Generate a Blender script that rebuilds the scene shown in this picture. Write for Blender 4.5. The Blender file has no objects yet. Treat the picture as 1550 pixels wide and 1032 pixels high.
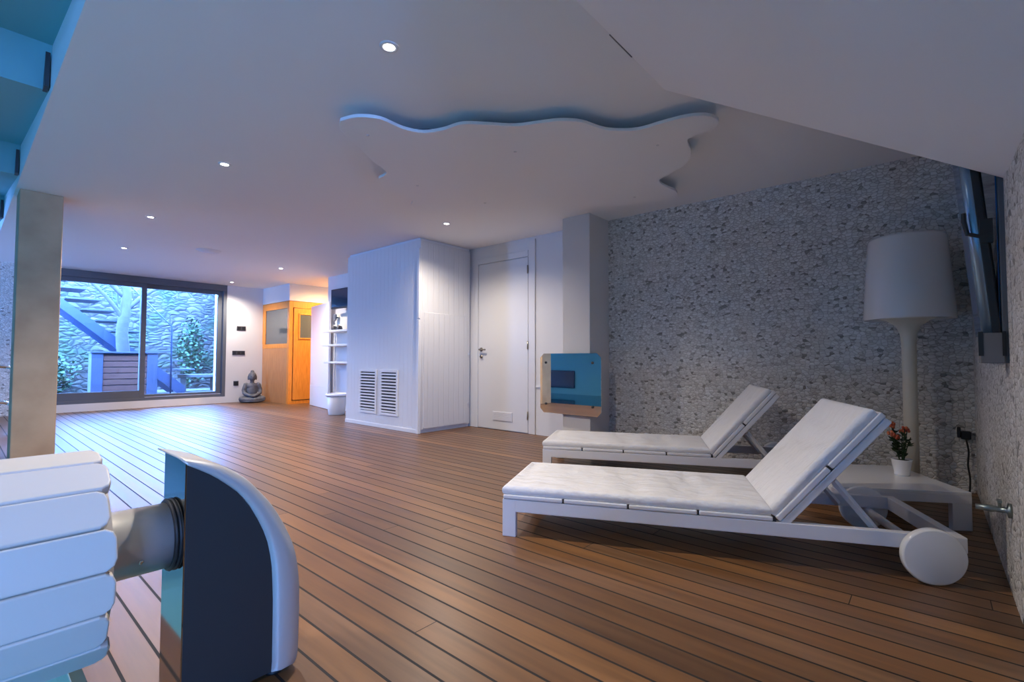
import bpy, bmesh, math, random
from mathutils import Vector, Matrix, Euler
R = math.radians
random.seed(7)
S = bpy.context.scene
COL = S.collection

# ------------------------------------------------------------------ camera
cam_d = bpy.data.cameras.new('camera')
cam = bpy.data.objects.new('camera', cam_d); COL.objects.link(cam)
cam_d.sensor_width = 36.0
cam_d.lens = 732.09 / 1550 * 36.0
cam_d.clip_start = 0.02
cam.location = (0, 0, 1.0)
cam.rotation_euler = (Euler((R(90 + 2.0789), 0, R(-49.1023)), 'XYZ').to_matrix() @ Matrix.Rotation(R(0.114), 3, 'Z')).to_euler()
S.camera = cam

# ------------------------------------------------------------------ view + world
S.view_settings.view_transform = 'Standard'
S.view_settings.look = 'None'
S.view_settings.gamma = 1.0
S.view_settings.use_curve_mapping = False
S.view_settings.exposure = 1.32
W = bpy.data.worlds.new('sky'); S.world = W; W.use_nodes = True
bg = W.node_tree.nodes['Background']
bg.inputs[0].default_value = (0.175, 0.385, 1.0, 1)
bg.inputs[1].default_value = 48.0
S.cycles.max_bounces = 10
S.cycles.diffuse_bounces = 6
S.cycles.glossy_bounces = 4
S.cycles.transparent_max_bounces = 12
S.cycles.sample_clamp_indirect = 6.0
S.cycles.use_denoising = True
S.cycles.caustics_reflective = False
S.cycles.caustics_refractive = False

SPOT_W = 15.5          # recessed ceiling lamps
POOL_W = 2.2          # added underwater pool lamps
SPOT_COL = (1.0, 0.87, 0.74)


def portal(name, loc, rot, sx, sy):
    l = bpy.data.lights.new(name, 'AREA'); l.shape = 'RECTANGLE'; l.size = sx; l.size_y = sy
    l.cycles.is_portal = True
    o = bpy.data.objects.new(name, l); COL.objects.link(o); o.location = loc; o.rotation_euler = rot
    return o


portal('garden_window_portal', (2.45, 12.10, 1.35), (R(-90), 0, 0), 3.1, 2.5)
portal('added_rear_window_portal', (-2.95, -4.05, 1.9), (R(90), 0, 0), 1.3, 1.4)  # sampling portal of the added rear window
portal('added_side_window_portal', (-3.85, 10.95, 2.03), (0, R(-90), 0), 1.05, 1.3)  # sampling portal of the added side window

# ------------------------------------------------------------------ constants (metres)
H = 2.635                    # ceiling
XR = 5.036                   # right hand long wall
YR = -0.24                   # pebble wall under the stair
YW = 11.947                  # garden window wall
XE = 0.35                    # ceiling edge over the pool side
XP = 0.30                    # pool edge
XL = -3.6                    # far pool wall
YB = -4.0                    # wall behind

# ------------------------------------------------------------------ materials
def mat(name, col=(.8, .8, .8), rough=.5, metal=0.0, spec=.5, emit=None, es=0, trans=0, alpha=1):
    m = bpy.data.materials.new(name); m.use_nodes = True
    b = m.node_tree.nodes['Principled BSDF']
    b.inputs['Base Color'].default_value = (*col, 1)
    b.inputs['Roughness'].default_value = rough
    b.inputs['Metallic'].default_value = metal
    b.inputs['Specular IOR Level'].default_value = spec
    if emit:
        b.inputs['Emission Color'].default_value = (*emit, 1); b.inputs['Emission Strength'].default_value = es
    return m


def nt(m):
    t = m.node_tree
    return t, t.nodes['Principled BSDF'], lambda k: t.nodes.new(k), lambda a, b: t.links.new(a, b)


def math_node(t, op, a=None, b=None, c=None):
    n = t.nodes.new('ShaderNodeMath'); n.operation = op
    for i, v in enumerate((a, b, c)):
        if v is None: continue
        if isinstance(v, (int, float)): n.inputs[i].default_value = v
        else: t.links.new(v, n.inputs[i])
    return n.outputs[0]


def ramp(t, fac, stops):
    n = t.nodes.new('ShaderNodeValToRGB'); t.links.new(fac, n.inputs[0])
    e = n.color_ramp.elements
    while len(e) > len(stops): e.remove(e[-1])
    while len(e) < len(stops): e.new(1)
    for k, (p, c) in zip(e, stops): k.position = p; k.color = (*c, 1) if len(c) == 3 else c
    return n.outputs[0]


def noise_bump(m, scale=30, strength=.1, dist=.01, detail=4, vscale=(1, 1, 1)):
    t, b, N, L = nt(m)
    tc = N('ShaderNodeTexCoord'); mp = N('ShaderNodeMapping'); mp.inputs['Scale'].default_value = vscale
    L(tc.outputs['Object'], mp.inputs[0])
    n = N('ShaderNodeTexNoise'); n.inputs['Scale'].default_value = scale; n.inputs['Detail'].default_value = detail
    L(mp.outputs[0], n.inputs[0])
    bu = N('ShaderNodeBump'); bu.inputs['Strength'].default_value = strength; bu.inputs['Distance'].default_value = dist
    L(n.outputs[0], bu.inputs['Height']); L(bu.outputs[0], b.inputs['Normal'])
    return n


def mottled(m, c1, c2, scale=6, detail=5, vscale=(1, 1, 1), lo=.35, hi=.65):
    t, b, N, L = nt(m)
    tc = N('ShaderNodeTexCoord'); mp = N('ShaderNodeMapping'); mp.inputs['Scale'].default_value = vscale
    L(tc.outputs['Object'], mp.inputs[0])
    n = N('ShaderNodeTexNoise'); n.inputs['Scale'].default_value = scale; n.inputs['Detail'].default_value = detail
    L(mp.outputs[0], n.inputs[0])
    L(ramp(t, n.outputs[0], [(lo, c1), (hi, c2)]), b.inputs['Base Color'])
    return m


M = {}
M['plaster'] = mat('white_plaster', (.70, .69, .68), .75); noise_bump(M['plaster'], 60, .04, .004)
M['ceiling'] = mat('ceiling_paint', (.86, .86, .87), .8); noise_bump(M['ceiling'], 40, .03, .003)
M['board'] = mat('white_lacquer', (.69, .68, .665), .4)
M['white'] = mat('white_powder_coat', (.72, .72, .75), .35)
M['whitegloss'] = mat('white_gloss', (.82, .82, .82), .18)
M['cushion'] = mat('white_cushion_cloth', (.73, .73, .75), .8); noise_bump(M['cushion'], 6, .9, .035, 4, (1, 2.2, 1))
M['black'] = mat('black_plastic', (.012, .012, .014), .4)
M['darkpanel'] = mat('charcoal_panel', (.030, .032, .034), .45, spec=.4); noise_bump(M['darkpanel'], 300, .03, .001)
M['steel'] = mat('brushed_steel', (.62, .62, .60), .32, 1.0); noise_bump(M['steel'], 60, .03, .002, 3, (1, 40, 1))
M['mirrorsteel'] = mat('polished_steel', (.45, .48, .48), .06, 1.0)
M['chrome'] = mat('chrome', (.8, .82, .85), .08, 1.0)
M['mirror'] = mat('mirror_glass', (.88, .92, .92), .015, 1.0)
M['pvc'] = mat('white_pvc_slat', (.64, .60, .545), .45); noise_bump(M['pvc'], 35, .05, .003)
M['frame'] = mat('slate_grey_aluminium', (.11, .12, .14), .4)
M['dplate'] = mat('anthracite_plate', (.045, .045, .05), .45)
M['lampcream'] = mat('cream_lacquer', (.70, .66, .55), .35)
M['shade'] = mat('white_plastic_shade', (.76, .76, .75), .25)
M['stone'] = mottled(mat('grey_statue_stone', rough=.8), (.10, .105, .115), (.17, .175, .185), 14)
M['orange'] = mat('orange_varnished_pine', (.65, .27, .045), .35)
M['orange_dull'] = mat('pine_panel', (.52, .25, .10), .3)
for k, a, b_ in (('orange', (.62, .205, .022), (.76, .29, .042)), ('orange_dull', (.46, .19, .065), (.56, .25, .09))):
    mottled(M[k], a, b_, 5, 4, (12, 12, 1))
M['glass_dark'] = mat('grey_tinted_glass', (.10, .11, .11), .05, 0, .7)
M['screen'] = mat('monitor_screen', (.012, .03, .07), .1, 0, .8)
M['greybox'] = mat('grey_plastic', (.16, .16, .17), .5)
M['bin'] = mat('pale_grey_plastic', (.62, .60, .58), .45)
M['liner'] = mat('white_bin_bag', (.85, .86, .9), .4)
M['cream'] = mat('cream_card', (.82, .77, .62), .6)
M['leaf'] = mottled(mat('dark_green_leaf', rough=.45), (.010, .025, .010), (.03, .07, .02), 30)
M['bloom'] = mottled(mat('orange_red_petal', rough=.55), (.45, .05, .03), (.62, .20, .08), 40)
M['soil'] = mat('potting_soil', (.03, .02, .015), .9)
M['pot'] = mat('white_ceramic', (.80, .80, .80), .2)
M['rubber'] = mat('black_rubber', (.015, .015, .016), .5)
M['bluealu'] = mat('blue_grey_aluminium', (.22, .34, .46), .25, .6)
M['bluereflect'] = mat('blue_reflection_glass', (.02, .13, .38), .08, 0, .8)  # blue reflection put into the base colour of the glass
M['pooltile'] = mat('pale_pool_tile', (.70, .76, .78), .3)
M['poolwhite'] = mat('pool_hall_paint', (.70, .74, .76), .6)
M['teal'] = mat('pool_light_tinted_paint', (.15, .42, .46), .55)  # teal of the blue pool light put into the paint colour
M['satin'] = mat('satin_aluminium', (.60, .60, .59), .34, .4)
M['hole'] = mat('dark_cavity', (.02, .02, .022), .9)
M['brass'] = mat('satin_nickel', (.35, .32, .27), .3, 1.0)
M['vent'] = mat('white_vent', (.70, .70, .72), .5)
M['tap'] = mat('tarnished_metal', (.28, .33, .33), .35, .9)
M['patio'] = mottled(mat('patio_slab', rough=.8), (.06, .06, .06), (.09, .09, .09), 3)
M['stair_blue'] = mat('painted_steel_stair', (.010, .022, .06), .5)
M['tread'] = mat('stair_tread', (.03, .04, .06), .6)
M['slat'] = mottled(mat('reddish_timber', rough=.6), (.080, .026, .016), (.12, .042, .026), 4, 4, (1, 1, 14))
M['bluepost'] = mat('blue_grey_post', (.035, .045, .08), .6)
M['bark'] = mottled(mat('pale_bark', rough=.9), (.030, .030, .032), (.050, .050, .053), 8)
M['ivy'] = mottled(mat('ivy_leaf', rough=.6), (.008, .03, .010), (.02, .06, .02), 6)
M['whitepost'] = mat('white_render', (.5, .5, .5), .7)

# thin glass: mostly see-through with a mirror share
def glass(name, tint, refl):
    m = bpy.data.materials.new(name); m.use_nodes = True
    t = m.node_tree; t.nodes.clear()
    o = t.nodes.new('ShaderNodeOutputMaterial'); mx = t.nodes.new('ShaderNodeMixShader')
    tr = t.nodes.new('ShaderNodeBsdfTransparent'); tr.inputs[0].default_value = (*tint, 1)
    gl = t.nodes.new('ShaderNodeBsdfGlossy'); gl.inputs['Roughness'].default_value = .02
    fr = t.nodes.new('ShaderNodeFresnel'); fr.inputs[0].default_value = refl
    t.links.new(fr.outputs[0], mx.inputs[0]); t.links.new(tr.outputs[0], mx.inputs[1]); t.links.new(gl.outputs[0], mx.inputs[2])
    t.links.new(mx.outputs[0], o.inputs[0])
    return m


M['glass'] = glass('window_glass', (.93, .96, .98), 1.45)
M['water'] = glass('pool_water', (.55, .86, .95), 1.33)

# column: beige stone with stains
M['column'] = mat('beige_stone_render', (.3, .27, .2), .8)
mottled(M['column'], (.47, .325, .195), (.60, .43, .265), 3.5, 6, (1, 1, 1), .3, .7); 

# grooved white boards
def grooved(name, axis, pitch, col=(.66, .65, .635)):
    m = mat(name, col, .42); t, b, N, L = nt(m)
    tc = N('ShaderNodeTexCoord'); sp = N('ShaderNodeSeparateXYZ'); L(tc.outputs['Object'], sp.inputs[0])
    f = math_node(t, 'FRACT', math_node(t, 'DIVIDE', sp.outputs[axis], pitch))
    d = math_node(t, 'ABSOLUTE', math_node(t, 'SUBTRACT', f, .5))
    g = math_node(t, 'SMOOTH_MIN', math_node(t, 'MULTIPLY', d, 14), 1.0, .2)
    bu = N('ShaderNodeBump'); bu.inputs['Strength'].default_value = .55; bu.inputs['Distance'].default_value = .006
    L(g, bu.inputs['Height']); L(bu.outputs[0], b.inputs['Normal'])
    return m


M['boards_y'] = grooved('grooved_boards_front', 1, .095)
M['boards_x'] = grooved('grooved_boards_side', 0, .095)

# pebble dash wall
def pebbles():
    m = mat('pebble_wall', (.5, .5, .5), .7); t, b, N, L = nt(m)
    tc = N('ShaderNodeTexCoord'); mp = N('ShaderNodeMapping'); mp.inputs['Scale'].default_value = (27, 27, 42)
    nz = N('ShaderNodeTexNoise'); nz.inputs['Scale'].default_value = 5
    L(tc.outputs['Object'], nz.inputs[0])
    vm = N('ShaderNodeVectorMath'); vm.operation = 'MULTIPLY_ADD'
    L(nz.outputs['Color'], vm.inputs[0]); vm.inputs[1].default_value = (.05, .05, .05); L(tc.outputs['Object'], vm.inputs[2])
    L(vm.outputs[0], mp.inputs[0])
    v = N('ShaderNodeTexVoronoi'); L(mp.outputs[0], v.inputs[0]); v.inputs['Scale'].default_value = 1; v.inputs['Randomness'].default_value = .85
    v2 = N('ShaderNodeTexVoronoi'); v2.feature = 'DISTANCE_TO_EDGE'; L(mp.outputs[0], v2.inputs[0]); v2.inputs['Scale'].default_value = 1; v2.inputs['Randomness'].default_value = .85
    sp = N('ShaderNodeSeparateColor'); L(v.outputs['Color'], sp.inputs[0])
    c = ramp(t, sp.outputs[0], [(0, (.26, .25, .23)), (.04, (.36, .345, .32)), (.08, (.62, .60, .57)), (.45, (.70, .68, .65)), (.8, (.76, .745, .72)), (1, (.82, .81, .79))])
    e = ramp(t, v2.outputs['Distance'], [(0, (.60, .585, .57)), (.09, (1, 1, 1))])
    mx = N('ShaderNodeMix'); mx.data_type = 'RGBA'; mx.blend_type = 'MULTIPLY'; mx.inputs[0].default_value = 1
    L(c, mx.inputs[6]); L(e, mx.inputs[7]); L(mx.outputs[2], b.inputs['Base Color'])
    h = ramp(t, v2.outputs['Distance'], [(0, (0, 0, 0)), (.12, (.6, .6, .6)), (.45, (1, 1, 1))])
    bu = N('ShaderNodeBump'); bu.inputs['Strength'].default_value = .6; bu.inputs['Distance'].default_value = .010
    L(h, bu.inputs['Height']); L(bu.outputs[0], b.inputs['Normal'])
    return m


M['pebble'] = pebbles()

# timber deck: planks along Y
def deck():
    m = mat('brown_deck_planks', (.3, .15, .08), .36, spec=.55); t, b, N, L = nt(m)
    tc = N('ShaderNodeTexCoord'); sp = N('ShaderNodeSeparateXYZ'); L(tc.outputs['Object'], sp.inputs[0])
    P = .1078
    u = math_node(t, 'DIVIDE', math_node(t, 'SUBTRACT', sp.outputs[0], .805), P)
    idx = math_node(t, 'FLOOR', u); fx = math_node(t, 'FRACT', u)
    wn = N('ShaderNodeTexWhiteNoise'); wn.noise_dimensions = '1D'; L(idx, wn.inputs['W'])
    yy = math_node(t, 'DIVIDE', math_node(t, 'ADD', sp.outputs[1], math_node(t, 'MULTIPLY', wn.outputs[0], 7.0)), 7.0)
    seg = math_node(t, 'FLOOR', yy); fy = math_node(t, 'FRACT', yy)
    cv = N('ShaderNodeCombineXYZ'); L(idx, cv.inputs[0]); L(seg, cv.inputs[1])
    w2 = N('ShaderNodeTexWhiteNoise'); w2.noise_dimensions = '2D'; L(cv.outputs[0], w2.inputs['Vector'])
    mp = N('ShaderNodeMapping'); mp.inputs['Scale'].default_value = (26, 1.6, 1); L(tc.outputs['Object'], mp.inputs[0])
    va = N('ShaderNodeVectorMath'); va.operation = 'MULTIPLY_ADD'; L(w2.outputs['Color'], va.inputs[0]); va.inputs[1].default_value = (9, 9, 9); L(mp.outputs[0], va.inputs[2])
    nz = N('ShaderNodeTexNoise'); nz.inputs['Scale'].default_value = 1.0; nz.inputs['Detail'].default_value = 6; L(va.outputs[0], nz.inputs[0])
    base = ramp(t, w2.outputs[0], [(0, (.115, .056, .023)), (.3, (.155, .073, .027)), (.7, (.20, .092, .033)), (.93, (.25, .118, .042)), (1, (.19, .10, .048))])
    gr = ramp(t, nz.outputs[0], [(.25, (.62, .60, .58)), (.6, (1, 1, 1)), (.8, (1.12, 1.1, 1.06))])
    mx = N('ShaderNodeMix'); mx.data_type = 'RGBA'; mx.blend_type = 'MULTIPLY'; mx.inputs[0].default_value = 1
    L(base, mx.inputs[6]); L(gr, mx.inputs[7])
    g1 = math_node(t, 'LESS_THAN', math_node(t, 'ABSOLUTE', math_node(t, 'SUBTRACT', math_node(t, 'FRACT', math_node(t, 'ADD', fx, .5)), .5)), .044)
    g2 = math_node(t, 'LESS_THAN', fy, .0005)
    g = math_node(t, 'MAXIMUM', g1, g2)
    m2 = N('ShaderNodeMix'); m2.data_type = 'RGBA'; L(g, m2.inputs[0]); L(mx.outputs[2], m2.inputs[6]); m2.inputs[7].default_value = (.006, .005, .005, 1)
    L(m2.outputs[2], b.inputs['Base Color'])
    L(math_node(t, 'ADD', math_node(t, 'MULTIPLY', nz.outputs[0], .14), math_node(t, 'MULTIPLY_ADD', g, .4, .30)), b.inputs['Roughness'])
    hh = math_node(t, 'SUBTRACT', math_node(t, 'MULTIPLY', nz.outputs[0], .12), g)
    bu = N('ShaderNodeBump'); bu.inputs['Strength'].default_value = .2; bu.inputs['Distance'].default_value = .004
    L(hh, bu.inputs['Height']); L(bu.outputs[0], b.inputs['Normal'])
    return m


M['deck'] = deck()

# dry stone garden wall
def drystone():
    m = mat('dry_stone_wall', (.5, .5, .5), .9); t, b, N, L = nt(m)
    tc = N('ShaderNodeTexCoord'); mp = N('ShaderNodeMapping'); mp.inputs['Scale'].default_value = (4.2, 4.2, 9.5)
    nz = N('ShaderNodeTexNoise'); nz.inputs['Scale'].default_value = 1.6; L(tc.outputs['Object'], nz.inputs[0])
    vm = N('ShaderNodeVectorMath'); vm.operation = 'MULTIPLY_ADD'; L(nz.outputs['Color'], vm.inputs[0]); vm.inputs[1].default_value = (.5, .5, .4); L(tc.outputs['Object'], vm.inputs[2])
    L(vm.outputs[0], mp.inputs[0])
    v = N('ShaderNodeTexVoronoi'); v.inputs['Scale'].default_value = 1; L(mp.outputs[0], v.inputs[0])
    v2 = N('ShaderNodeTexVoronoi'); v2.feature = 'DISTANCE_TO_EDGE'; v2.inputs['Scale'].default_value = 1; L(mp.outputs[0], v2.inputs[0])
    sp = N('ShaderNodeSeparateColor'); L(v.outputs['Color'], sp.inputs[0])
    c = ramp(t, sp.outputs[0], [(0, (.022, .022, .022)), (.5, (.038, .036, .033)), (1, (.068, .064, .057))])
    gm = N('ShaderNodeTexNoise'); gm.inputs['Scale'].default_value = 1.4; gm.inputs['Detail'].default_value = 6; L(tc.outputs['Object'], gm.inputs[0])
    gf = ramp(t, gm.outputs[0], [(.50, (0, 0, 0)), (.66, (1, 1, 1))])
    mg = N('ShaderNodeMix'); mg.data_type = 'RGBA'; L(gf, mg.inputs[0]); L(c, mg.inputs[6]); mg.inputs[7].default_value = (.022, .040, .018, 1)
    e = ramp(t, v2.outputs['Distance'], [(0, (.22, .25, .25)), (.09, (1, 1, 1))])
    mx = N('ShaderNodeMix'); mx.data_type = 'RGBA'; mx.blend_type = 'MULTIPLY'; mx.inputs[0].default_value = 1
    L(mg.outputs[2], mx.inputs[6]); L(e, mx.inputs[7]); L(mx.outputs[2], b.inputs['Base Color'])
    bu = N('ShaderNodeBump'); bu.inputs['Strength'].default_value = 1; bu.inputs['Distance'].default_value = .08
    L(v2.outputs['Distance'], bu.inputs['Height']); L(bu.outputs[0], b.inputs['Normal'])
    return m


M['drystone'] = drystone()

# ------------------------------------------------------------------ mesh helpers
def link(name, bm, m, parent=None, smooth=False, bevel=0, seg=2):
    me = bpy.data.meshes.new(name)
    bmesh.ops.recalc_face_normals(bm, faces=bm.faces)
    bm.to_mesh(me); bm.free()
    if m is not None: me.materials.append(M[m] if isinstance(m, str) else m)
    o = bpy.data.objects.new(name, me); COL.objects.link(o)
    if parent is not None: o.parent = parent
    if smooth:
        for p in me.polygons: p.use_smooth = True
    if bevel:
        b = o.modifiers.new('edge', 'BEVEL'); b.width = bevel; b.segments = seg; b.limit_method = 'ANGLE'; b.angle_limit = R(40)
        if smooth: b.harden_normals = False
    return o


def nb(): return bmesh.new()


def box(bm, x0, x1, y0, y1, z0, z1, mtx=None):
    vs = [bm.verts.new((x, y, z)) for x in (x0, x1) for y in (y0, y1) for z in (z0, z1)]
    for f in ((0, 1, 3, 2), (4, 6, 7, 5), (0, 4, 5, 1), (2, 3, 7, 6), (0, 2, 6, 4), (1, 5, 7, 3)):
        bm.faces.new([vs[i] for i in f])
    if mtx is not None: bmesh.ops.transform(bm, matrix=mtx, verts=vs)
    return vs


def BX(name, m, x0, x1, y0, y1, z0, z1, parent=None, bevel=0, mtx=None):
    bm = nb(); box(bm, x0, x1, y0, y1, z0, z1, mtx)
    return link(name, bm, m, parent, False, bevel)


def prism(bm, pts, axis, a, b, mtx=None):
    """closed 2-D outline extruded along an axis: pts are the two other coordinates in xyz order"""
    def P(p, k):
        return {'x': (k, p[0], p[1]), 'y': (p[0], k, p[1]), 'z': (p[0], p[1], k)}[axis]
    A = [bm.verts.new(P(p, a)) for p in pts]; B = [bm.verts.new(P(p, b)) for p in pts]
    n = len(pts)
    bm.faces.new(A); bm.faces.new(B[::-1])
    for i in range(n): bm.faces.new((A[i], B[i], B[(i + 1) % n], A[(i + 1) % n]))
    if mtx is not None: bmesh.ops.transform(bm, matrix=mtx, verts=A + B)


def lathe(bm, prof, n=32, c=(0, 0, 0), mtx=None, cap=True):
    rings = []
    for r, z in prof:
        rings.append([bm.verts.new((c[0] + r * math.cos(2 * math.pi * i / n), c[1] + r * math.sin(2 * math.pi * i / n), c[2] + z)) for i in range(n)])
    for a, b in zip(rings, rings[1:]):
        for i in range(n): bm.faces.new((a[i], a[(i + 1) % n], b[(i + 1) % n], b[i]))
    if cap:
        bm.faces.new(rings[0][::-1]); bm.faces.new(rings[-1])
    if mtx is not None: bmesh.ops.transform(bm, matrix=mtx, verts=[v for r in rings for v in r])


def tube(bm, pts, r, n=12, cap=True):
    pts = [Vector(p) for p in pts]
    rs = r if isinstance(r, (list, tuple)) else [r] * len(pts)
    up = Vector((0, 0, 1)); rings = []; last = None
    for i, p in enumerate(pts):
        d = (pts[min(i + 1, len(pts) - 1)] - pts[max(i - 1, 0)]).normalized()
        if last is None:
            a = d.cross(up)
            if a.length < 1e-3: a = d.cross(Vector((1, 0, 0)))
        else: a = last - d * last.dot(d)
        a.normalize(); last = a; b = d.cross(a)
        rings.append([bm.verts.new(p + (a * math.cos(2 * math.pi * k / n) + b * math.sin(2 * math.pi * k / n)) * rs[i]) for k in range(n)])
    for A, B in zip(rings, rings[1:]):
        for k in range(n): bm.faces.new((A[k], A[(k + 1) % n], B[(k + 1) % n], B[k]))
    if cap: bm.faces.new(rings[0][::-1]); bm.faces.new(rings[-1])


def ell(bm, c, r, sub=3):
    res = bmesh.ops.create_icosphere(bm, subdivisions=sub, radius=1)
    bmesh.ops.transform(bm, matrix=Matrix.Translation(c) @ Matrix.Diagonal((*r, 1)), verts=res['verts'])


def smooth_curve(pts, k=6):
    """Catmull-Rom through the points"""
    P = [Vector(p) for p in pts]; out = []
    for i in range(len(P) - 1):
        a, b, c, d = P[max(i - 1, 0)], P[i], P[i + 1], P[min(i + 2, len(P) - 1)]
        for j in range(k):
            t = j / k
            out.append(.5 * ((2 * b) + (c - a) * t + (2 * a - 5 * b + 4 * c - d) * t * t + (3 * b - a - 3 * c + d) * t ** 3))
    out.append(P[-1]); return out


def tag(o, label, cat, group=None, kind=None):
    o['label'] = label; o['category'] = cat
    if group: o['group'] = group
    if kind: o['kind'] = kind
    return o


def thing(name, label, cat, loc=(0, 0, 0), rz=0, group=None):
    o = bpy.data.objects.new(name, None); COL.objects.link(o)
    o.empty_display_size = .1
    o.location = loc; o.rotation_euler = (0, 0, rz)
    return tag(o, label, cat, group)


def struct(o):
    o['kind'] = 'structure'; return o


def sroot(name, loc=(0, 0, 0)):
    o = bpy.data.objects.new(name, None); COL.objects.link(o); o.location = loc; o.empty_display_size = .1
    return struct(o)


def copy_tree(o, parent=None):
    c = o.copy(); COL.objects.link(c)
    if parent is not None:
        c.parent = parent
    for ch in list(o.children): copy_tree(ch, c)
    return c


ROTX = Matrix.Rotation(R(90), 4, 'Y')     # local z axis -> +x

# ------------------------------------------------------------------ room shell
bm = nb(); box(bm, XP, 6.4, YB, YW + .25, -.12, 0); struct(link('floor', bm, 'deck'))
bm = nb(); box(bm, XE, 6.4, YB, YW + .25, H, H + .32); struct(link('ceiling', bm, 'ceiling'))

# right hand side: pebble stretch, plain stretch with the door, pillar
bm = nb(); box(bm, XR, XR + .2, YR - .2, 2.86, 0, H); struct(link('wall_right', bm, 'pebble'))
bm = nb(); box(bm, XR + .01, XR + .2, 2.86, 7.1, 0, H); struct(link('wall_right', bm, 'plaster'))
bm = nb(); box(bm, 4.618, XR + .05, 2.856, 3.225, 0, H); struct(link('wall_right', bm, 'plaster', bevel=.006))

# stair slope overhead and the pebble wall beneath it
k = .626
zs = lambda y: H - k * (1.189 - y)
bm = nb(); prism(bm, [(1.189, H), (-2.95, zs(-2.95)), (-3.25, zs(-2.95)), (-3.25, .25), (1.189, H + .3), (1.189, H)][:5], 'x', .75, 2.787)
struct(link('ceiling', bm, 'ceiling'))
bm = nb(); prism(bm, [(YR, 0), (YR, zs(YR) + .02), (-2.7, zs(-2.7) + .02), (-2.7, 0)], 'x', 2.19, 2.70); struct(link('wall_right', bm, 'pebble', bevel=.035))
bm = nb(); box(bm, 2.68, XR + .2, YR - .25, YR, 0, H); struct(link('wall_right', bm, 'pebble'))

# garden window wall
bm = nb(); box(bm, XL, .90, YW, YW + .25, -.12, H + .4); struct(link('wall_back', bm, 'pebble'))
bm = nb(); box(bm, .90, 4.0, YW, YW + .25, 0, .142); box(bm, 4.0, 6.4, YW, YW + .25, 0, H); struct(link('wall_back', bm, 'plaster'))
# shelf wall, alcove, bulkhead over the sauna
bm = nb(); box(bm, 4.92, 5.06, 6.95, 9.18, 0, H); struct(link('wall_right', bm, 'plaster'))
bm = nb(); box(bm, 6.2, 6.4, 6.95, YW, 0, H); box(bm, 5.06, 6.2, 7.0, 7.1, 0, H); struct(link('wall_right', bm, 'plaster'))
bm = nb(); box(bm, 4.772, 6.2, 10.563, YW, 2.262, H); struct(link('wall_right', bm, 'plaster'))
# pool side walls
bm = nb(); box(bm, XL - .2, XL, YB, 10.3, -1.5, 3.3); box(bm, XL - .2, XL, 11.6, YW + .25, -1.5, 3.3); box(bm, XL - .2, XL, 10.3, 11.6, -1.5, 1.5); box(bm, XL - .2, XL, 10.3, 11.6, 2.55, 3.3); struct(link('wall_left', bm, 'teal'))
bm = nb(); box(bm, .2, 6.4, YB - .2, YB, 0, H + .4); box(bm, XL, .2, YB - .2, YB, -1.5, 1.2); box(bm, -2.3, .2, YB - .2, YB, 1.2, 2.62); box(bm, XL, .2, YB - .2, YB, 2.62, 3.3)
struct(link('wall_front', bm, 'plaster'))
bm = nb(); box(bm, XR, 6.4, YB, YR - .2, 0, H); struct(link('wall_right', bm, 'plaster'))
# saw-tooth ceiling over the pool
ys = [-4.25, -2.25, -.15, 1.95, 4.10, 6.26, 8.42, 10.58, 12.3]
pts = []
for a, b_ in zip(ys, ys[1:]):
    pts += [(a + .12, 2.70), (b_, 2.945)]
pts += [(ys[-1], 3.3), (ys[0], 3.3)]
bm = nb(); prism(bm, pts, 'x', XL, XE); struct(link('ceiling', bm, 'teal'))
for a, lab in zip(ys[4:8], ('largest dark plate on the teal pool ceiling edge, closest to the roller', 'dark plate on the teal pool ceiling edge, second from the roller', 'dark plate on the teal pool ceiling edge just above the stone column', 'small dark plate at the far end of the teal pool ceiling edge')):
    o = BX('ceiling_edge_plate', 'dplate', XE - .028, XE - .006, a + .02, a + .13, 2.69, 2.92)  # thin dark plate in place of the dark slit at each step
    tag(o, lab, 'bracket', 'dark plates along the pool ceiling edge')

# pool basin
bm = nb()
box(bm, XL, XP, -2.6, 10.2, -1.5, -1.4); box(bm, XP - .001, XP + .12, -2.7, 10.3, -1.5, -.121)
box(bm, XL, XP, -2.7, -2.6, -1.5, -.0); box(bm, XL, XP, 10.2, 10.3, -1.5, 0)
box(bm, XL, XP, YB, -2.7, -.2, 0); box(bm, XL, XP, 10.3, YW, -.2, 0)
struct(link('floor', bm, 'pooltile'))
bm = nb(); vs = [bm.verts.new(p) for p in ((XL, -2.6, -.13), (XP, -2.6, -.13), (XP, 10.2, -.13), (XL, 10.2, -.13))]; bm.faces.new(vs)
w = link('pool_water', bm, 'water'); tag(w, 'teal water of the indoor pool along the left', 'water', kind='stuff')
for i, y in enumerate((-1.2, 2.2, 5.6, 9.0)):  # unseen lamps, added for the blue light balance
    r = thing('added_pool_lamp', 'added round underwater lamp in the pool wall below the water', 'lamp', (XL + .02, y, -.75), 0, 'added underwater pool lamps')
    bm = nb(); lathe(bm, [(.16, 0), (.16, .02), (.13, .035), (.02, .04)], 24, mtx=ROTX); link('lamp_body', bm, 'chrome', r, True)
    l = bpy.data.lights.new('added_pool_lamp_light', 'SPOT'); l.energy = POOL_W * 12; l.color = (.0, .42, 1.0); l.shadow_soft_size = .12; l.spot_size = R(160); l.spot_blend = .6
    o = bpy.data.objects.new('added_pool_lamp_light', l); COL.objects.link(o); o.parent = r; o.location = (.10, 0, 0); o.rotation_euler = (0, R(-115), 0)

# dark low screen on the far pool wall (seen in the mirror)
r = thing('wall_screen', 'wide dark screen low on the teal pool wall, seen in the mirror', 'screen', (XL, 9.5, .0))
BX('screen_panel', 'screen', .0, .06, -.75, .75, .06, .62, r, .02)

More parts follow.
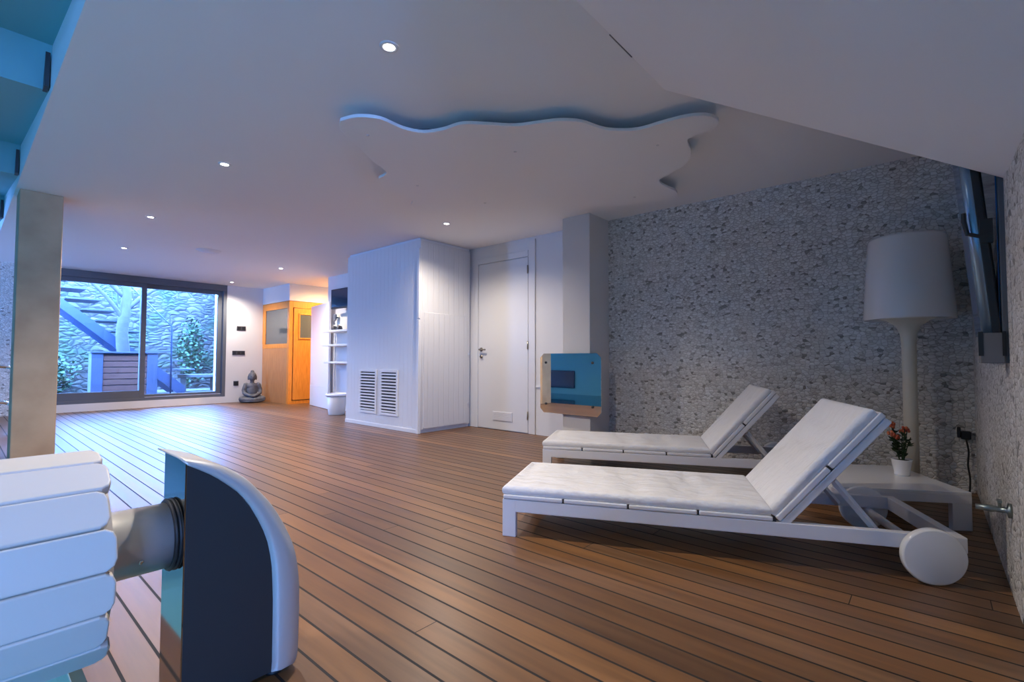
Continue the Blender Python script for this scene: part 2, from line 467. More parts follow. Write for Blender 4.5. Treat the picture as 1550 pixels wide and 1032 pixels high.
# unseen glazing behind the camera, added to let in daylight
r = sroot('added_rear_window', (0, YB, 0))
bm = nb()
for x in (XL + .0, -2.36): box(bm, x, x + .06, -.12, -.04, 1.2, 2.62)
box(bm, XL, -2.3, -.12, -.04, 1.2, 1.26); box(bm, XL, -2.3, -.12, -.04, 2.56, 2.62); link('frame', bm, 'frame', r)
bm = nb(); box(bm, XL, -2.3, -.085, -.075, 1.24, 2.58); link('pane', bm, 'glass', r)

# unseen side glazing far left, added to bring daylight to the far floor
r = sroot('added_side_window', (XL - .1, 10.3, 0))
bm = nb()
for y in (0, .62, 1.24): box(bm, -.04, .04, y, y + .06, 1.56, 2.49)
box(bm, -.04, .04, 0, 1.3, 1.5, 1.56); box(bm, -.04, .04, 0, 1.3, 2.49, 2.55); link('frame', bm, 'frame', r)
bm = nb(); box(bm, -.006, .006, 0.03, 1.27, 1.53, 2.52); link('pane', bm, 'glass', r)

# column at the pool edge
bm = nb(); box(bm, .375, .69, 6.62, 6.95, 0, H); tag(link('column', bm, 'column', bevel=.008), 'square beige stained-stone column from deck to ceiling at the pool edge', 'column')

# ------------------------------------------------------------------ garden window
r = sroot('window_1', (0, YW, 0))
bm = nb()
box(bm, .90, 4.0, .02, .20, .142, .20)                       # bottom track
box(bm, .90, 4.0, .00, .20, 2.50, H - .003)                  # header box
box(bm, .90, .97, .02, .20, .142, 2.5); box(bm, 3.93, 4.0, .0, .20, .142, 2.5)
link('frame', bm, 'frame', r, bevel=.004)
def sash(x0, x1, y0, bt, name):
    bm = nb()
    box(bm, x0, x0 + .085, y0, y0 + .05, .20, 2.50); box(bm, x1 - .085, x1, y0, y0 + .05, .20, 2.50)
    box(bm, x0 + .085, x1 - .085, y0, y0 + .05, .20, .20 + bt); box(bm, x0 + .085, x1 - .085, y0, y0 + .05, 2.415, 2.50)
    s = link(name, bm, 'frame', r, bevel=.003)
    bm = nb(); box(bm, x0 + .08, x1 - .08, y0 + .02, y0 + .028, .20 + bt - .01, 2.42); link('pane', bm, 'glass', s)
    return s
s = sash(.97, 2.535, .03, .15, 'sliding_sash')
sash(2.45, 3.93, .10, .06, 'sliding_sash')
bm = nb(); box(bm, 2.54, 3.92, .015, .06, .20, .215); link('track_rail', bm, 'steel', r)

# ------------------------------------------------------------------ door wall
d = sroot('door_1', (XR + .01, 0, 0))
bm = nb(); box(bm, -.016, .02, 4.075, 5.007, .008, 2.368); link('door_leaf', bm, 'board', d, bevel=.003)
bm = nb(); box(bm, -.018, .02, 3.955, 4.068, 0, 2.60); box(bm, -.024, .02, 5.014, 5.075, 0, 2.46); box(bm, -.024, .02, 4.068, 5.014, 2.376, 2.46)
link('door_frame', bm, 'board', d, bevel=.004)
for z in (.24, 1.18, 2.2):
    bm = nb(); lathe(bm, [(.010, -.055), (.010, .055)], 12, (-.026, 4.073, z)); link('hinge', bm, 'brass', d, True)
h = None
bm = nb(); lathe(bm, [(.028, 0), (.028, .010), (.012, .012), (.012, .05)], 20, mtx=Matrix.Translation((-.016, 4.945, 1.13)) @ Matrix.Rotation(R(-90), 4, 'Y'))
tube(bm, [(-.062, 4.945, 1.13), (-.066, 4.90, 1.13), (-.064, 4.825, 1.128)], .010); h = link('handle', bm, 'brass', d, True)
bm = nb(); lathe(bm, [(.026, 0), (.026, .010), (.010, .012), (.010, .03)], 20, mtx=Matrix.Translation((-.016, 4.945, 1.03)) @ Matrix.Rotation(R(-90), 4, 'Y'))
tube(bm, [(-.046, 4.945, 1.03), (-.048, 4.895, 1.03)], .009); link('lock_turn', bm, 'brass', d, True)
bm = nb(); box(bm, -.024, -.014, 4.345, 4.71, .130, .258)
link('vent_plate', bm, 'vent', d, bevel=.003)
bm = nb()
for i in range(5): box(bm, -.0275, -.022, 4.36, 4.695, .142 + i * .023, .154 + i * .023)
link('vent_louvre', bm, 'board', d)
bm = nb(); box(bm, XR - .004, XR + .02, 3.225, 3.95, .62, .635); struct(link('trim_1', bm, 'board'))

# ------------------------------------------------------------------ built-in cupboard
c = thing('built_in_cupboard', 'tall white grooved-board cupboard with two louvre grilles, floor to ceiling beside the white door', 'cupboard', (4.07, 5.17, 0))
bm = nb(); box(bm, .0, .94, .004, 1.812, .045, 2.60); link('body', bm, 'boards_y', c, bevel=.003)
bm = nb(); box(bm, .02, .94, .02, 1.79, 2.60, H - .002); link('shadow_gap', bm, 'vent', c)
bm = nb(); box(bm, .015, .94, .02, 1.80, 0, .045); link('plinth', bm, 'board', c)
bm = nb(); box(bm, -.012, 0, .03, 1.812, .0, .052); link('skirting', bm, 'board', c, bevel=.003)
bm = nb(); box(bm, .0, .93, -.012, .004, .045, 2.58); link('side_panel', bm, 'boards_x', c, bevel=.003)
bm = nb(); box(bm, .07, .86, -.022, -.011, .06, 1.62); dr = link('door', bm, 'boards_x', c, bevel=.003)
for z in (1.05, .33): BX('catch', 'vent', .885, .90, -.03, -.012, z, z + .035, c)
bm = nb(); box(bm, -.022, .0, -.018, .026, 0, 1.52); box(bm, -.022, .0, -.018, .026, 1.535, 2.48); box(bm, -.001, .022, -.022, .0, 0, 2.60); link('corner_trim', bm, 'board', c, bevel=.003)
for y0, y1 in ((.445, .87), (.962, 1.415)):
    bm = nb(); box(bm, -.020, -.001, y0, y0 + .035, .190, .835); box(bm, -.020, -.001, y1 - .035, y1, .190, .835)
    box(bm, -.020, -.001, y0 + .035, y1 - .035, .800, .835); box(bm, -.020, -.001, y0 + .035, y1 - .035, .190, .225)
    g = link('louvre_grille', bm, 'board', c, bevel=.003)
    bm = nb(); box(bm, -.004, -.001, y0 + .034, y1 - .034, .224, .801); link('backing', bm, 'hole', g)
    bm = nb()
    for i in range(13):
        z = .247 + i * .0438
        box(bm, -.020, .020, y0 + .034, y1 - .034, -.0035, .0035, Matrix.Translation((-.013, 0, z)) @ Matrix.Rotation(R(-38), 4, 'Y') @ Matrix.Translation((0, 0, 0)) if False else Matrix.Translation((-.012, 0, z)) @ Matrix.Diagonal((.45, 1, 3.2, 1)) )
    link('louvres', bm, 'board', g)

# ------------------------------------------------------------------ mirror on the pillar
mr = thing('wall_mirror', 'frameless square mirror with clipped corners standing off the white pillar', 'mirror', (4.575, 3.10, .715), R(-.8))
bm = nb()
hw, hh, cc = .415, .345, .05
prism(bm, [(-hw, -hh + cc), (-hw + cc, -hh), (hw - cc, -hh), (hw, -hh + cc), (hw, hh - cc), (hw - cc, hh), (-hw + cc, hh), (-hw, hh - cc)], 'x', -.008, 0)
link('mirror_plate', bm, 'mirror', mr)
for y in (-.31, .33):
    for z in (-.24, .24):
        bm = nb(); lathe(bm, [(.014, 0), (.014, .008), (.004, .010)], 16, mtx=Matrix.Translation((-.008, y, z)) @ Matrix.Rotation(R(-90), 4, 'Y')); link('fixing_stud', bm, 'dplate', mr, True)
bm = nb(); box(bm, 0, .035, -.20, .05, -.2, .2); link('mount', bm, 'greybox', mr)

# ------------------------------------------------------------------ recessed spotlights
def spotlight(x, y, label, gain=1.0):
    r = thing('recessed_spotlight', label, 'spotlight', (x, y, H), 0, 'recessed ceiling spotlights')
    bm = nb(); lathe(bm, [(.030, -.001), (.030, -.007), (.047, -.006), (.050, -.001)], 28, cap=False); link('trim_ring', bm, 'vent', r, True)
    bm = nb(); lathe(bm, [(.0005, -.004), (.024, -.0045), (.030, -.003)], 24, cap=False); link('bulb', bm, M['bulb'], r, True)
    l = bpy.data.lights.new('spot_light', 'SPOT'); l.energy = SPOT_W * 5 * gain; l.color = SPOT_COL; l.shadow_soft_size = .03
    l.spot_size = R(150); l.spot_blend = .9
    o = bpy.data.objects.new('spot_light', l); COL.objects.link(o); o.parent = r; o.location = (0, 0, -.03)
    return r


M['bulb'] = mat('lit_bulb', (1, 1, 1), .4, emit=(1.0, .93, .85), es=14)
spotlight(1.450, 2.113, 'largest lit ceiling spotlight, between the roller stand and the wavy ceiling panel')
spotlight(1.452, 4.467, 'lit ceiling spotlight left of the wavy panel, second in the row towards the garden window')
spotlight(1.453, 6.809, 'third lit ceiling spotlight in the row towards the garden window')
spotlight(1.62, 9.05, 'last lit ceiling spotlight in the row, beside the air diffuser before the garden window')
spotlight(3.862, 8.925, 'lit ceiling spotlight before the orange sauna cabin')
spotlight(3.892, 11.375, 'lit ceiling spotlight close to the window wall above the statue')
spotlight(3.868, 4.403, 'lit ceiling spotlight in front of the white door and cupboard', .8)
r = spotlight(5.45, 9.80, 'warm ceiling spotlight in the alcove beside the sauna door')
for ch in r.children:
    if ch.type == 'LIGHT':
        ch.data = ch.data.copy(); ch.data.color = (1, .64, .32); ch.data.energy = 95; ch.data.spot_size = R(176)
for y, lab in ((-1.3, 'added ceiling spotlight over the near end of the pool'), (3.2, 'added ceiling spotlight over the middle of the pool past the cover roller')):  # two unseen downlights, added to light the roller more neutrally
    r = spotlight(-1.1, y, lab); r.location.z = 2.945 - .245 * (1 - ((y + .03) / 2.03 if y < 0 else (y - 2.07) / 2.03)) if False else 2.78
o = nb(); lathe(o, [(.02, -.001), (.02, -.010), (.15, -.012), (.17, -.001)], 32, (2.5, 8.28, H), cap=False); lathe(o, [(.0005, -.014), (.11, -.016), (.125, -.008)], 32, (2.5, 8.28, H), cap=False)
tag(link('ceiling_diffuser', o, 'vent', None, True), 'round white air diffuser flat on the ceiling before the garden window', 'vent')

# ------------------------------------------------------------------ wavy ceiling panel
near = [(1.60, 2.864), (1.642, 2.737), (1.753, 2.647), (1.931, 2.643), (2.053, 2.587), (2.116, 2.456), (2.147, 2.294), (2.267, 2.169), (2.394, 2.048), (2.473, 1.888), (2.535, 1.775), (2.634, 1.687), (2.796, 1.636), (2.879, 1.582), (2.972, 1.46), (2.987, 1.304), (3.014, 1.14), (3.08, 1.039), (3.198, 1.004)]
right = [(3.28, 1.06), (3.30, 1.16), (3.329, 1.252), (3.42, 1.285), (3.51, 1.301), (3.656, 1.361), (3.78, 1.47), (3.86, 1.60), (3.931, 1.726), (4.04, 1.76), (4.155, 1.757), (4.30, 1.74), (4.42, 1.78), (4.47, 1.92), (4.40, 2.10), (4.36, 2.28), (4.28, 2.42)]
far = [(4.18, 2.55), (4.14, 2.75), (4.02, 2.86), (3.88, 2.95), (3.82, 3.15), (3.70, 3.30), (3.55, 3.38), (3.46, 3.55), (3.38, 3.78), (3.25, 3.95)]
left = [(3.10, 3.99), (2.978, 3.932), (2.90, 3.80), (2.79, 3.74), (2.673, 3.752), (2.52, 3.72), (2.40, 3.60), (2.34, 3.54), (2.33, 3.44), (2.277, 3.353), (2.06, 3.24), (1.869, 3.11), (1.74, 3.03), (1.65, 2.96)]
ring = smooth_curve([(*p, 0) for p in near + right + far + left + [near[0]]], 4)[:-1]
wp = thing('wavy_ceiling_panel', 'large white wavy-edged panel hung just below the ceiling over the loungers', 'ceiling panel', (2.9, 2.5, H))
bm = nb(); prism(bm, [(p.x - 2.9, p.y - 2.5) for p in ring], 'z', -.098, -.075); link('panel_board', bm, 'ceiling', wp, bevel=.004)
cx, cy = .02, -.1
bm = nb(); prism(bm, [((p.x - 2.9) * .62 + cx, (p.y - 2.5) * .62 + .05) for p in ring[::3]], 'z', -.076, 0); link('mounting_core', bm, 'greybox', wp)
for x, y in ((1.831, 2.905), (2.693, 2.304), (2.663, 3.423), (3.276, 1.456), (4.2, 2.1), (3.4, 3.3)):
    bm = nb(); lathe(bm, [(.012, -.098), (.012, -.101), (.003, -.102)], 14, (x - 2.9, y - 2.5, 0)); link('screw_cap', bm, 'vent', wp, True)
# hairline crack where the stair slope meets the ceiling: a thin joint strip
bm = nb(); box(bm, 2.12, 2.36, 1.186, 1.192, H - .004, H + .001); struct(link('trim_2', bm, 'greybox'))

# ------------------------------------------------------------------ sun loungers
def lounger():
    r = thing('sun_lounger', '', 'sun lounger', group='white wheeled sun loungers')
    Wd = .69; zb, zt, zslat = .138, .207, .231
    for y0 in (0, Wd - .038):
        BX('side_rail', 'white', .075, 2.16, y0, y0 + .038, zb, zt, r, .004)
        BX('leg', 'white', 0, .078, y0, y0 + .038, 0, zt, r, .004)
    BX('cross_rail', 'white', .002, .036, .038, Wd - .038, zb, zt, r, .004)
    BX('cross_rail', 'white', 2.115, 2.16, .038, Wd - .038, zb, zt, r, .004)
    n = 4; L = 1.386 / n
    for i in range(n):
        BX('seat_slat', 'white', i * L + .004, (i + 1) * L - .005, -.002, Wd + .002, zt + .002, zslat, r, .005)
    for i in range(1, n + 1):
        for y0 in (.004, Wd - .034): BX('clip', 'black', i * L - .010, i * L + .010, y0, y0 + .03, zt, zslat - .003, r)
    # seat cushion
    bm = nb(); box(bm, -.004, 1.378, .004, Wd - .004, zslat, .280)
    bmesh.ops.subdivide_edges(bm, edges=bm.edges[:], cuts=1)
    cu = soft(bm, 'seat_cushion', r, 14, 8)
    # back
    a = math.atan2(.532, .456); T = Matrix.Translation((1.392, 0, zslat - .008)) @ Matrix.Rotation(-a, 4, 'Y')
    bk = bpy.data.objects.new('backrest', None); COL.objects.link(bk); bk.parent = r
    bk.matrix_local = T
    for y0 in (.002, Wd - .036): BX('back_rail', 'white', .0, .69, y0, y0 + .034, -.062, -.027, bk, .004)
    for i in range(2): BX('back_slat', 'white', .004 + i * .352, .345 + i * .352, -.002, Wd + .002, -.024, .004, bk, .005)
    for y0 in (.004, Wd - .034): BX('clip', 'black', .338, .364, y0, y0 + .03, -.03, .0, bk)
    bm = nb(); box(bm, .004, .685, .004, Wd - .03, .004, .052); soft(bm, 'back_cushion', bk, 8, 8)
    BX('back_brace', 'white', .40, .44, .036, Wd - .036, -.06, -.03, bk, .004)
    # props, axle, wheels
    for y0 in (.05, Wd - .072):
        bm = nb(); tube(bm, [(1.392 + .27, y0 + .011, .41), (1.86, y0 + .011, .155)], .016, 4); link('prop', bm, 'white', r)
    bm = nb(); tube(bm, [(2.016, -.03, .123), (2.016, Wd + .03, .123)], .022, 10); link('axle', bm, 'white', r, True)
    for y0, sg in ((-.004, -1), (Wd + .004, 1)):
        bm = nb(); lathe(bm, [(.02, 0), (.108, .001), (.114, .004), (.123, .010), (.123, .036), (.117, .043), (.02, .047)], 48, mtx=Matrix.Translation((2.016, y0, .123)) @ Matrix.Rotation(R(90 * (1 if sg < 0 else -1)), 4, 'X'))
        wh = link('wheel', bm, 'whitegloss', r, True, bevel=.002)
        yi = y0 - sg * .002; bm = nb(); lathe(bm, [(.030, 0), (.030, .006), (.024, .008)], 20, mtx=Matrix.Translation((2.016, yi - (.004 if sg > 0 else -.004) * 1, .123)) @ Matrix.Rotation(R(90), 4, 'X')); link('hub', bm, 'black', wh, True)
    return r


def soft(bm, name, parent, nx, ny):
    """a cushion: rounded box, a little puffed and creased"""
    vs = bm.verts
    x0, x1 = min(v.co.x for v in vs), max(v.co.x for v in vs); y0, y1 = min(v.co.y for v in vs), max(v.co.y for v in vs)
    z0, z1 = min(v.co.z for v in vs), max(v.co.z for v in vs); bm.free()
    b2 = bmesh.new(); N1, N2 = nx * 4, ny * 4; G = {}
    rnd = random.Random(len(name) * 7 + nx)
    cre = [(rnd.uniform(x0, x1), rnd.uniform(.02, .05), rnd.uniform(-.35, .35), rnd.uniform(.004, .009)) for _ in range(nx)]
    for top in (0, 1):
        for i in range(N1 + 1):
            for j in range(N2 + 1):
                u, v = i / N1, j / N2
                # concentrate rows at the border
                uu = .5 - .5 * math.cos(math.pi * u); vv = .5 - .5 * math.cos(math.pi * v)
                x, y = x0 + (x1 - x0) * uu, y0 + (y1 - y0) * vv
                e = min(x - x0, x1 - x, y - y0, y1 - y); rr = .5 * (z1 - z0)
                q = 1 if e >= rr else math.sqrt(max(0, 1 - (1 - e / rr) ** 2))
                zc = .5 * (z0 + z1)
                if top:
                    z = zc + (z1 - zc) * q
                    if e > .03:
                        for cx_, w_, sl, am in cre: z -= am * math.exp(-((x - cx_ - sl * (y - .3)) / w_) ** 2)
                        z += .005 * min(1, (e - .03) / .1)
                else: z = zc - (zc - z0) * min(1, q * 1.6)
                G[top, i, j] = b2.verts.new((x, y, z))
    for i in range(N1):
        for j in range(N2):
            b2.faces.new((G[1, i, j], G[1, i + 1, j], G[1, i + 1, j + 1], G[1, i, j + 1]))
            b2.faces.new((G[0, i, j], G[0, i, j + 1], G[0, i + 1, j + 1], G[0, i + 1, j]))
    bmesh.ops.remove_doubles(b2, verts=b2.verts, dist=1e-5)
    return link(name, b2, 'cushion', parent, True)


L1 = lounger()
L1.location = (2.059, 1.853, 0); L1.rotation_euler = (0, 0, R(24.914 - 90))
L1['label'] = 'white wheeled sun lounger in front, its big round wheel beside the low table'
L2 = copy_tree(L1)
L2.location = (3.415, 2.60, 0); L2.rotation_euler = (0, 0, R(25.6 - 90))
L2['label'] = 'white sun lounger behind the nearer one, close against the pebble wall'

# ------------------------------------------------------------------ low side table and plant
t_dir = math.atan2(-.607, .36)
tb = thing('side_table', 'low white square table with broad legs beside the lamp', 'table', (3.55, .445, 0), t_dir)
# local x along the front edge, local y away from the camera
TL, TD, TH = .706, .715, .225
BX('tabletop', 'whitegloss', 0, TL, 0, TD, TH - .022, TH, tb, .003)
bm = nb(); box(bm, 0, TL, 0, .04, TH - .068, TH - .022); box(bm, 0, TL, TD - .04, TD, TH - .068, TH - .022); box(bm, 0, .04, .04, TD - .04, TH - .068, TH - .022); box(bm, TL - .04, TL, .04, TD - .04, TH - .068, TH - .022)
link('apron', bm, 'white', tb, bevel=.002)
for x in (.10, TL - .1):
    for y in (0, TD - .04): BX('leg', 'white', x, x + .1, y, y + .04, 0, TH - .068, tb, .003)

pl = thing('potted_plant', 'small plant with orange-red flowers in a white pot on the low table', 'potted plant', (4.19, .165, TH))
bm = nb(); lathe(bm, [(.030, 0), (.042, .0), (.045, .010), (.042, .014), (.057, .100), (.061, .107), (.056, .107), (.052, .096), (.001, .094)], 36, cap=False); link('pot', bm, 'pot', pl, True)
bm = nb(); lathe(bm, [(.0005, .0955), (.052, .097)], 24, cap=False); link('soil', bm, 'soil', pl)
bm = nb(); rnd = random.Random(3)
tips = []
for i in range(9):
    an = rnd.uniform(0, 6.28); rr = rnd.uniform(.015, .062); hz = rnd.uniform(.22, .335)
    p0 = Vector((.012 * math.cos(an), .012 * math.sin(an), .10)); p1 = Vector((rr * math.cos(an), rr * math.sin(an), hz))
    tube(bm, [p0, (p0 + p1) / 2 + Vector((0, 0, .012)), p1], .0032, 6); tips.append(p1)
    for q in range(13):
        f = rnd.uniform(.1, .85); c0 = p0.lerp(p1, f); a2 = rnd.uniform(0, 6.28); ln = rnd.uniform(.03, .05)
        d = Vector((math.cos(a2), math.sin(a2), rnd.uniform(.2, .9))).normalized(); sd = d.cross(Vector((0, 0, 1))).normalized() * .011
        nrm = sd.cross(d).normalized() * .004
        a_, b_, c_, e_ = c0, c0 + d * ln * .5 + sd + nrm, c0 + d * ln, c0 + d * ln * .5 - sd + nrm
        m_ = c0 + d * ln * .5 - nrm
        V = [bm.verts.new(p) for p in (a_, b_, c_, e_, m_)]
        bm.faces.new((V[0], V[1], V[4])); bm.faces.new((V[1], V[2], V[4])); bm.faces.new((V[2], V[3], V[4])); bm.faces.new((V[3], V[0], V[4]))
link('foliage', bm, 'leaf', pl)
for p in tips[:8]:
    bm = nb()
    for q in range(9):
        d = Vector((rnd.uniform(-1, 1), rnd.uniform(-1, 1), rnd.uniform(-.3, 1))).normalized()
        ell(bm, p + d * .012, (.009, .009, .011), 1)
    link('flower_head', bm, 'bloom', pl, True)

# ------------------------------------------------------------------ floor lamp
lp = thing('floor_lamp', 'tall floor lamp with a large white drum shade on a cream stem', 'lamp', (4.72, .125, 0))
bm = nb(); lathe(bm, [(.02, 0), (.125, 0), (.13, .006), (.125, .014), (.055, .022), (.05, .03)], 40); link('base', bm, 'lampcream', lp, True)
bm = nb(); lathe(bm, [(.046, .025), (.044, .7), (.045, 1.12), (.052, 1.19), (.075, 1.25), (.13, 1.295), (.20, 1.315)], 40); link('stem', bm, 'lampcream', lp, True)
bm = nb(); lathe(bm, [(.272, 1.30), (.277, 1.312), (.238, 1.90), (.230, 1.922), (.10, 1.93), (.0, 1.93)], 64, cap=False)
lathe(bm, [(.272, 1.30), (.20, 1.307), (.01, 1.312)], 64, cap=False); link('lamp_shade', bm, 'shade', lp, True)

# ------------------------------------------------------------------ tilted window high on the right wall
w2 = sroot('window_2', (2.80, YR, .985))
BX('outer_frame', 'frame', .0, 1.0, -.01, .018, 0, 1.35, w2, .004)
BX('pane', 'bluereflect', .04, .96, .012, .022, .05, 1.30, w2)
BX('bottom_block', 'greybox', -.012, .09, .012, .085, .0, .125, w2, .004)
ti = Matrix.Translation((0, .05, .12)) @ Matrix.Rotation(R(-4.3), 4, 'X')
bm = nb(); tube(bm, [(.03, .05, .11), (.03, .05 + .085, .11 + 1.15)], .028, 20); link('sash_tube', bm, 'bluealu', w2, True)
BX('sash_bar', 'black', .0, .05, -.030, -.004, .0, 1.2, w2, .003, ti)
BX('sash_bar', 'black', .10, .14, -.045, -.022, .0, 1.2, w2, .003, ti)
BX('sash_glass', 'bluereflect', .05, .95, -.012, -.004, .02, 1.18, w2, 0, ti)
BX('end_cap', 'black', -.014, .006, .008, .02, .03, .13, w2)
BX('end_cap', 'black', -.014, .006, .075, .09, .03, .13, w2)
bm = nb(); tube(bm, [(.0, .045, .545), (.0, .075, .53), (.0, .112, .545), (.0, .122, .60), (.0, .122, .635)], .0085, 8)
box(bm, -.008, .02, .035, .075, .50, .60); link('stay_hook', bm, 'black', w2)

# plug, cable, tap on the pebble wall
pg = thing('wall_plug', 'black plug with a hanging black cable low in the pebble wall corner', 'plug', (XR, -.185, .43))
BX('plug_body', 'black', -.045, 0, -.028, .028, -.03, .03, pg, .006)
BX('plug_prong', 'black', -.055, -.03, .028, .05, -.02, .06, pg, .006)
bm = nb(); tube(bm, smooth_curve([(-.035, .0, -.03), (-.04, -.012, -.12), (-.045, -.006, -.22), (-.05, -.015, -.32), (-.06, -.01, -.42)], 5), .006, 8); link('cable', bm, 'black', pg, True)
tp = thing('wall_tap', 'small tarnished tap low on the pebble wall beside the table', 'tap', (2.90, YR, .37))
bm = nb(); lathe(bm, [(.03, 0), (.03, .012), (.012, .016), (.012, .05), (.015, .06), (.011, .11)], 20, mtx=Matrix.Rotation(R(-90), 4, 'X')); link('tap_body', bm, 'tap', tp, True)
bm = nb(); tube(bm, [(0, .035, .0), (-.01, .037, .035)], .006, 8); box(bm, -.03, .012, .030, .044, .033, .042); link('tap_lever', bm, 'tap', tp)

# ------------------------------------------------------------------ pool cover roller
AY, AZ, RR = 1.675, .492, .262
rl = thing('pool_cover_roller', 'roll of white pool-cover slats on a steel axle with a charcoal end stand', 'pool cover roller', (.45, AY, 0))
ox, oy = -.45, -AY
ns = 17
bm = nb()
for i in range(ns):
    a0, a1 = 2 * math.pi * (i + .0) / ns, 2 * math.pi * (i + 1.0) / ns
    am = (a0 + a1) / 2; hwid = RR * math.tan(math.pi / ns) - .0025
    T = Matrix.Translation((ox, 0, AZ)) @ Matrix.Rotation(am, 4, 'X')
    e = .257 + .006 * math.sin(i * 2.3)
    prism(bm, [(-3.3, hwid), (e - .02, hwid), (e - .006, hwid * .82), (e, hwid * .5), (e, -hwid * .5), (e - .006, -hwid * .82), (e - .02, -hwid), (-3.3, -hwid)], 'z', RR - .03, RR, T)
link('cover_slats', bm, 'pvc', rl, bevel=.005, seg=3)
bm = nb(); lathe(bm, [(.21, -3.2), (.21, .262)], 40, mtx=Matrix.Translation((ox, 0, AZ)) @ ROTX); link('rolled_core', bm, 'vent', rl, True)
bm = nb(); lathe(bm, [(.092, .245), (.092, .274), (.090, .276), (.090, .44)], 48, mtx=Matrix.Translation((ox, 0, AZ)) @ ROTX); ax = link('axle', bm, 'satin', rl, True)
bm = nb(); lathe(bm, [(.006, 0), (.006, .004), (.003, .005)], 10, mtx=Matrix.Translation((.34 + ox, -.086, AZ - .03)) @ Matrix.Rotation(R(110), 4, 'X')); link('bolt', bm, 'chrome', ax, True)
bm = nb()
for x in (.413, .423): lathe(bm, [(.089, x), (.098, x + .001), (.101, x + .005), (.098, x + .009), (.089, x + .010)], 48, mtx=Matrix.Translation((ox, 0, AZ)) @ ROTX, cap=False)
link('sealing_ring', bm, 'rubber', rl, True)
# end stand: outline in x, z
inner = [(.434, .03), (.434, .702), (.470, .680), (.511, .651), (.564, .602), (.598, .555), (.622, .510), (.640, .470), (.653, .432), (.662, .39), (.668, .347), (.673, .25), (.674, .06), (.672, .03)]
outer = [(.430, .02), (.416, .726), (.474, .708), (.524, .686), (.588, .640), (.634, .590), (.674, .538), (.704, .487), (.730, .434), (.750, .382), (.762, .325), (.770, .24), (.768, .06), (.756, .02)]
Y0, Y1 = 1.566, 1.765
bm = nb(); rows = []
for pr, y in ((inner, Y0 + .012), (inner, Y0 - .004), ([(a[0] * .68 + b[0] * .32, a[1] * .68 + b[1] * .32) for a, b in zip(inner, outer)], Y0 - .010), ([(a[0] * .12 + b[0] * .88, a[1] * .12 + b[1] * .88) for a, b in zip(inner, outer)], Y0 + .004), (outer, Y0 + .03), (outer, Y1 + .02)):
    pr = [pr[0]] + [(p.x, p.y) for p in smooth_curve([(q[0], q[1], 0) for q in pr[1:]], 4)]
    rows.append([bm.verts.new((p[0] + ox, y + oy, p[1])) for p in pr])
for A, B in zip(rows, rows[1:]):
    for i in range(1, len(A) - 1): bm.faces.new((A[i], A[i + 1], B[i + 1], B[i]))
o = link('stand_shell', bm, 'satin', rl, True); sm = o.modifiers.new('sheet', 'SOLIDIFY'); sm.thickness = .004; sm.offset = -1
bm = nb(); prism(bm, [(p[0] + ox, p[1]) for p in inner], 'y', Y0 + oy, Y0 + .02 + oy); link('dark_panel', bm, 'darkpanel', rl)
bm = nb(); box(bm, .430 + ox, .434 + ox, Y0 + .002 + oy, Y1 + oy, .02, .712); link('side_plate', bm, 'mirrorsteel', rl)
bm = nb(); prism(bm, [(p[0] - .008 + ox if p[0] > .5 else p[0] + .022 + ox, p[1] - .02) for p in outer], 'y', Y1 - .010 + oy, Y1 + oy); link('back_plate', bm, 'darkpanel', rl)
for x in (.47, .70):
    for y in (Y0 + .05, Y1 - .05):
        bm = nb(); lathe(bm, [(.026, 0), (.026, .008), (.014, .012), (.014, .03)], 20, (x + ox, y + oy, 0)); link('foot', bm, 'rubber', rl, True)

# pool ladder rails far left
rt = thing('pool_handrail', 'curved chrome handrail at the far end of the pool, left of the column', 'handrail', (.45, 8.9, 0))
for z, b_ in ((.885, .0), (.42, .22)):
    bm = nb(); tube(bm, smooth_curve([(-1.1, b_, z - .28), (-.55, b_, z - .08), (-.22, b_, z - .01), (-.02, b_, z), (.07, b_, z - .05), (.10, b_, z - .16), (.10, b_, 0.0)], 6), .022, 12); link('rail_tube', bm, 'chrome', rt, True)
for b_ in (0, .22):
    bm = nb(); lathe(bm, [(.045, 0), (.045, .008), (.024, .02)], 20, (.10, b_, 0)); link('floor_flange', bm, 'chrome', rt, True)

# ------------------------------------------------------------------ far right corner: sauna, shelves, bin, statue
sa = thing('sauna_cabin', 'orange pine sauna cabin with a glazed side and door in the far corner', 'sauna', (4.772, 10.563, 0))
SW, SD, SH = 1.40, 1.378, 2.255
BX('corner_post', 'orange', 0, .085, 0, .085, 0, SH, sa, .004)
bm = nb(); box(bm, .004, .05, .085, SD, 1.22, 1.32); box(bm, .0, .05, .085, SD, 2.10, SH); box(bm, .0, .05, SD - .16, SD, 1.32, 2.10); link('side_frame', bm, 'orange', sa, bevel=.003)
BX('side_panel', 'orange_dull', .008, .05, .085, SD, 0, 1.22, sa, .003)
BX('side_glass', 'glass_dark', .016, .03, .10, SD - .15, 1.30, 2.12, sa)
BX('top_rail', 'orange', .085, SW, 0, .05, 2.11, SH, sa, .003); BX('threshold', 'orange', .085, SW, 0, .06, 0, .07, sa, .003)
dr = BX('door', 'orange', .10, .82, -.012, .03, .085, 2.10, sa, .004)
bm = nb()
box(bm, .205, .235, -.028, -.012, 1.42, 1.99); box(bm, .53, .56, -.028, -.012, 1.42, 1.99); box(bm, .235, .53, -.028, -.012, 1.42, 1.45); box(bm, .235, .53, -.028, -.012, 1.96, 1.99)
wf = link('door_window_frame', bm, 'orange', dr, bevel=.003)
BX('pane', 'glass_dark', .235, .53, -.018, -.012, 1.45, 1.96, wf)
bm = nb(); tube(bm, [(.74, -.012, 1.0), (.74, -.06, 1.02), (.74, -.06, 1.2), (.74, -.012, 1.22)], .014, 8); link('door_handle', bm, 'orange_dull', dr)
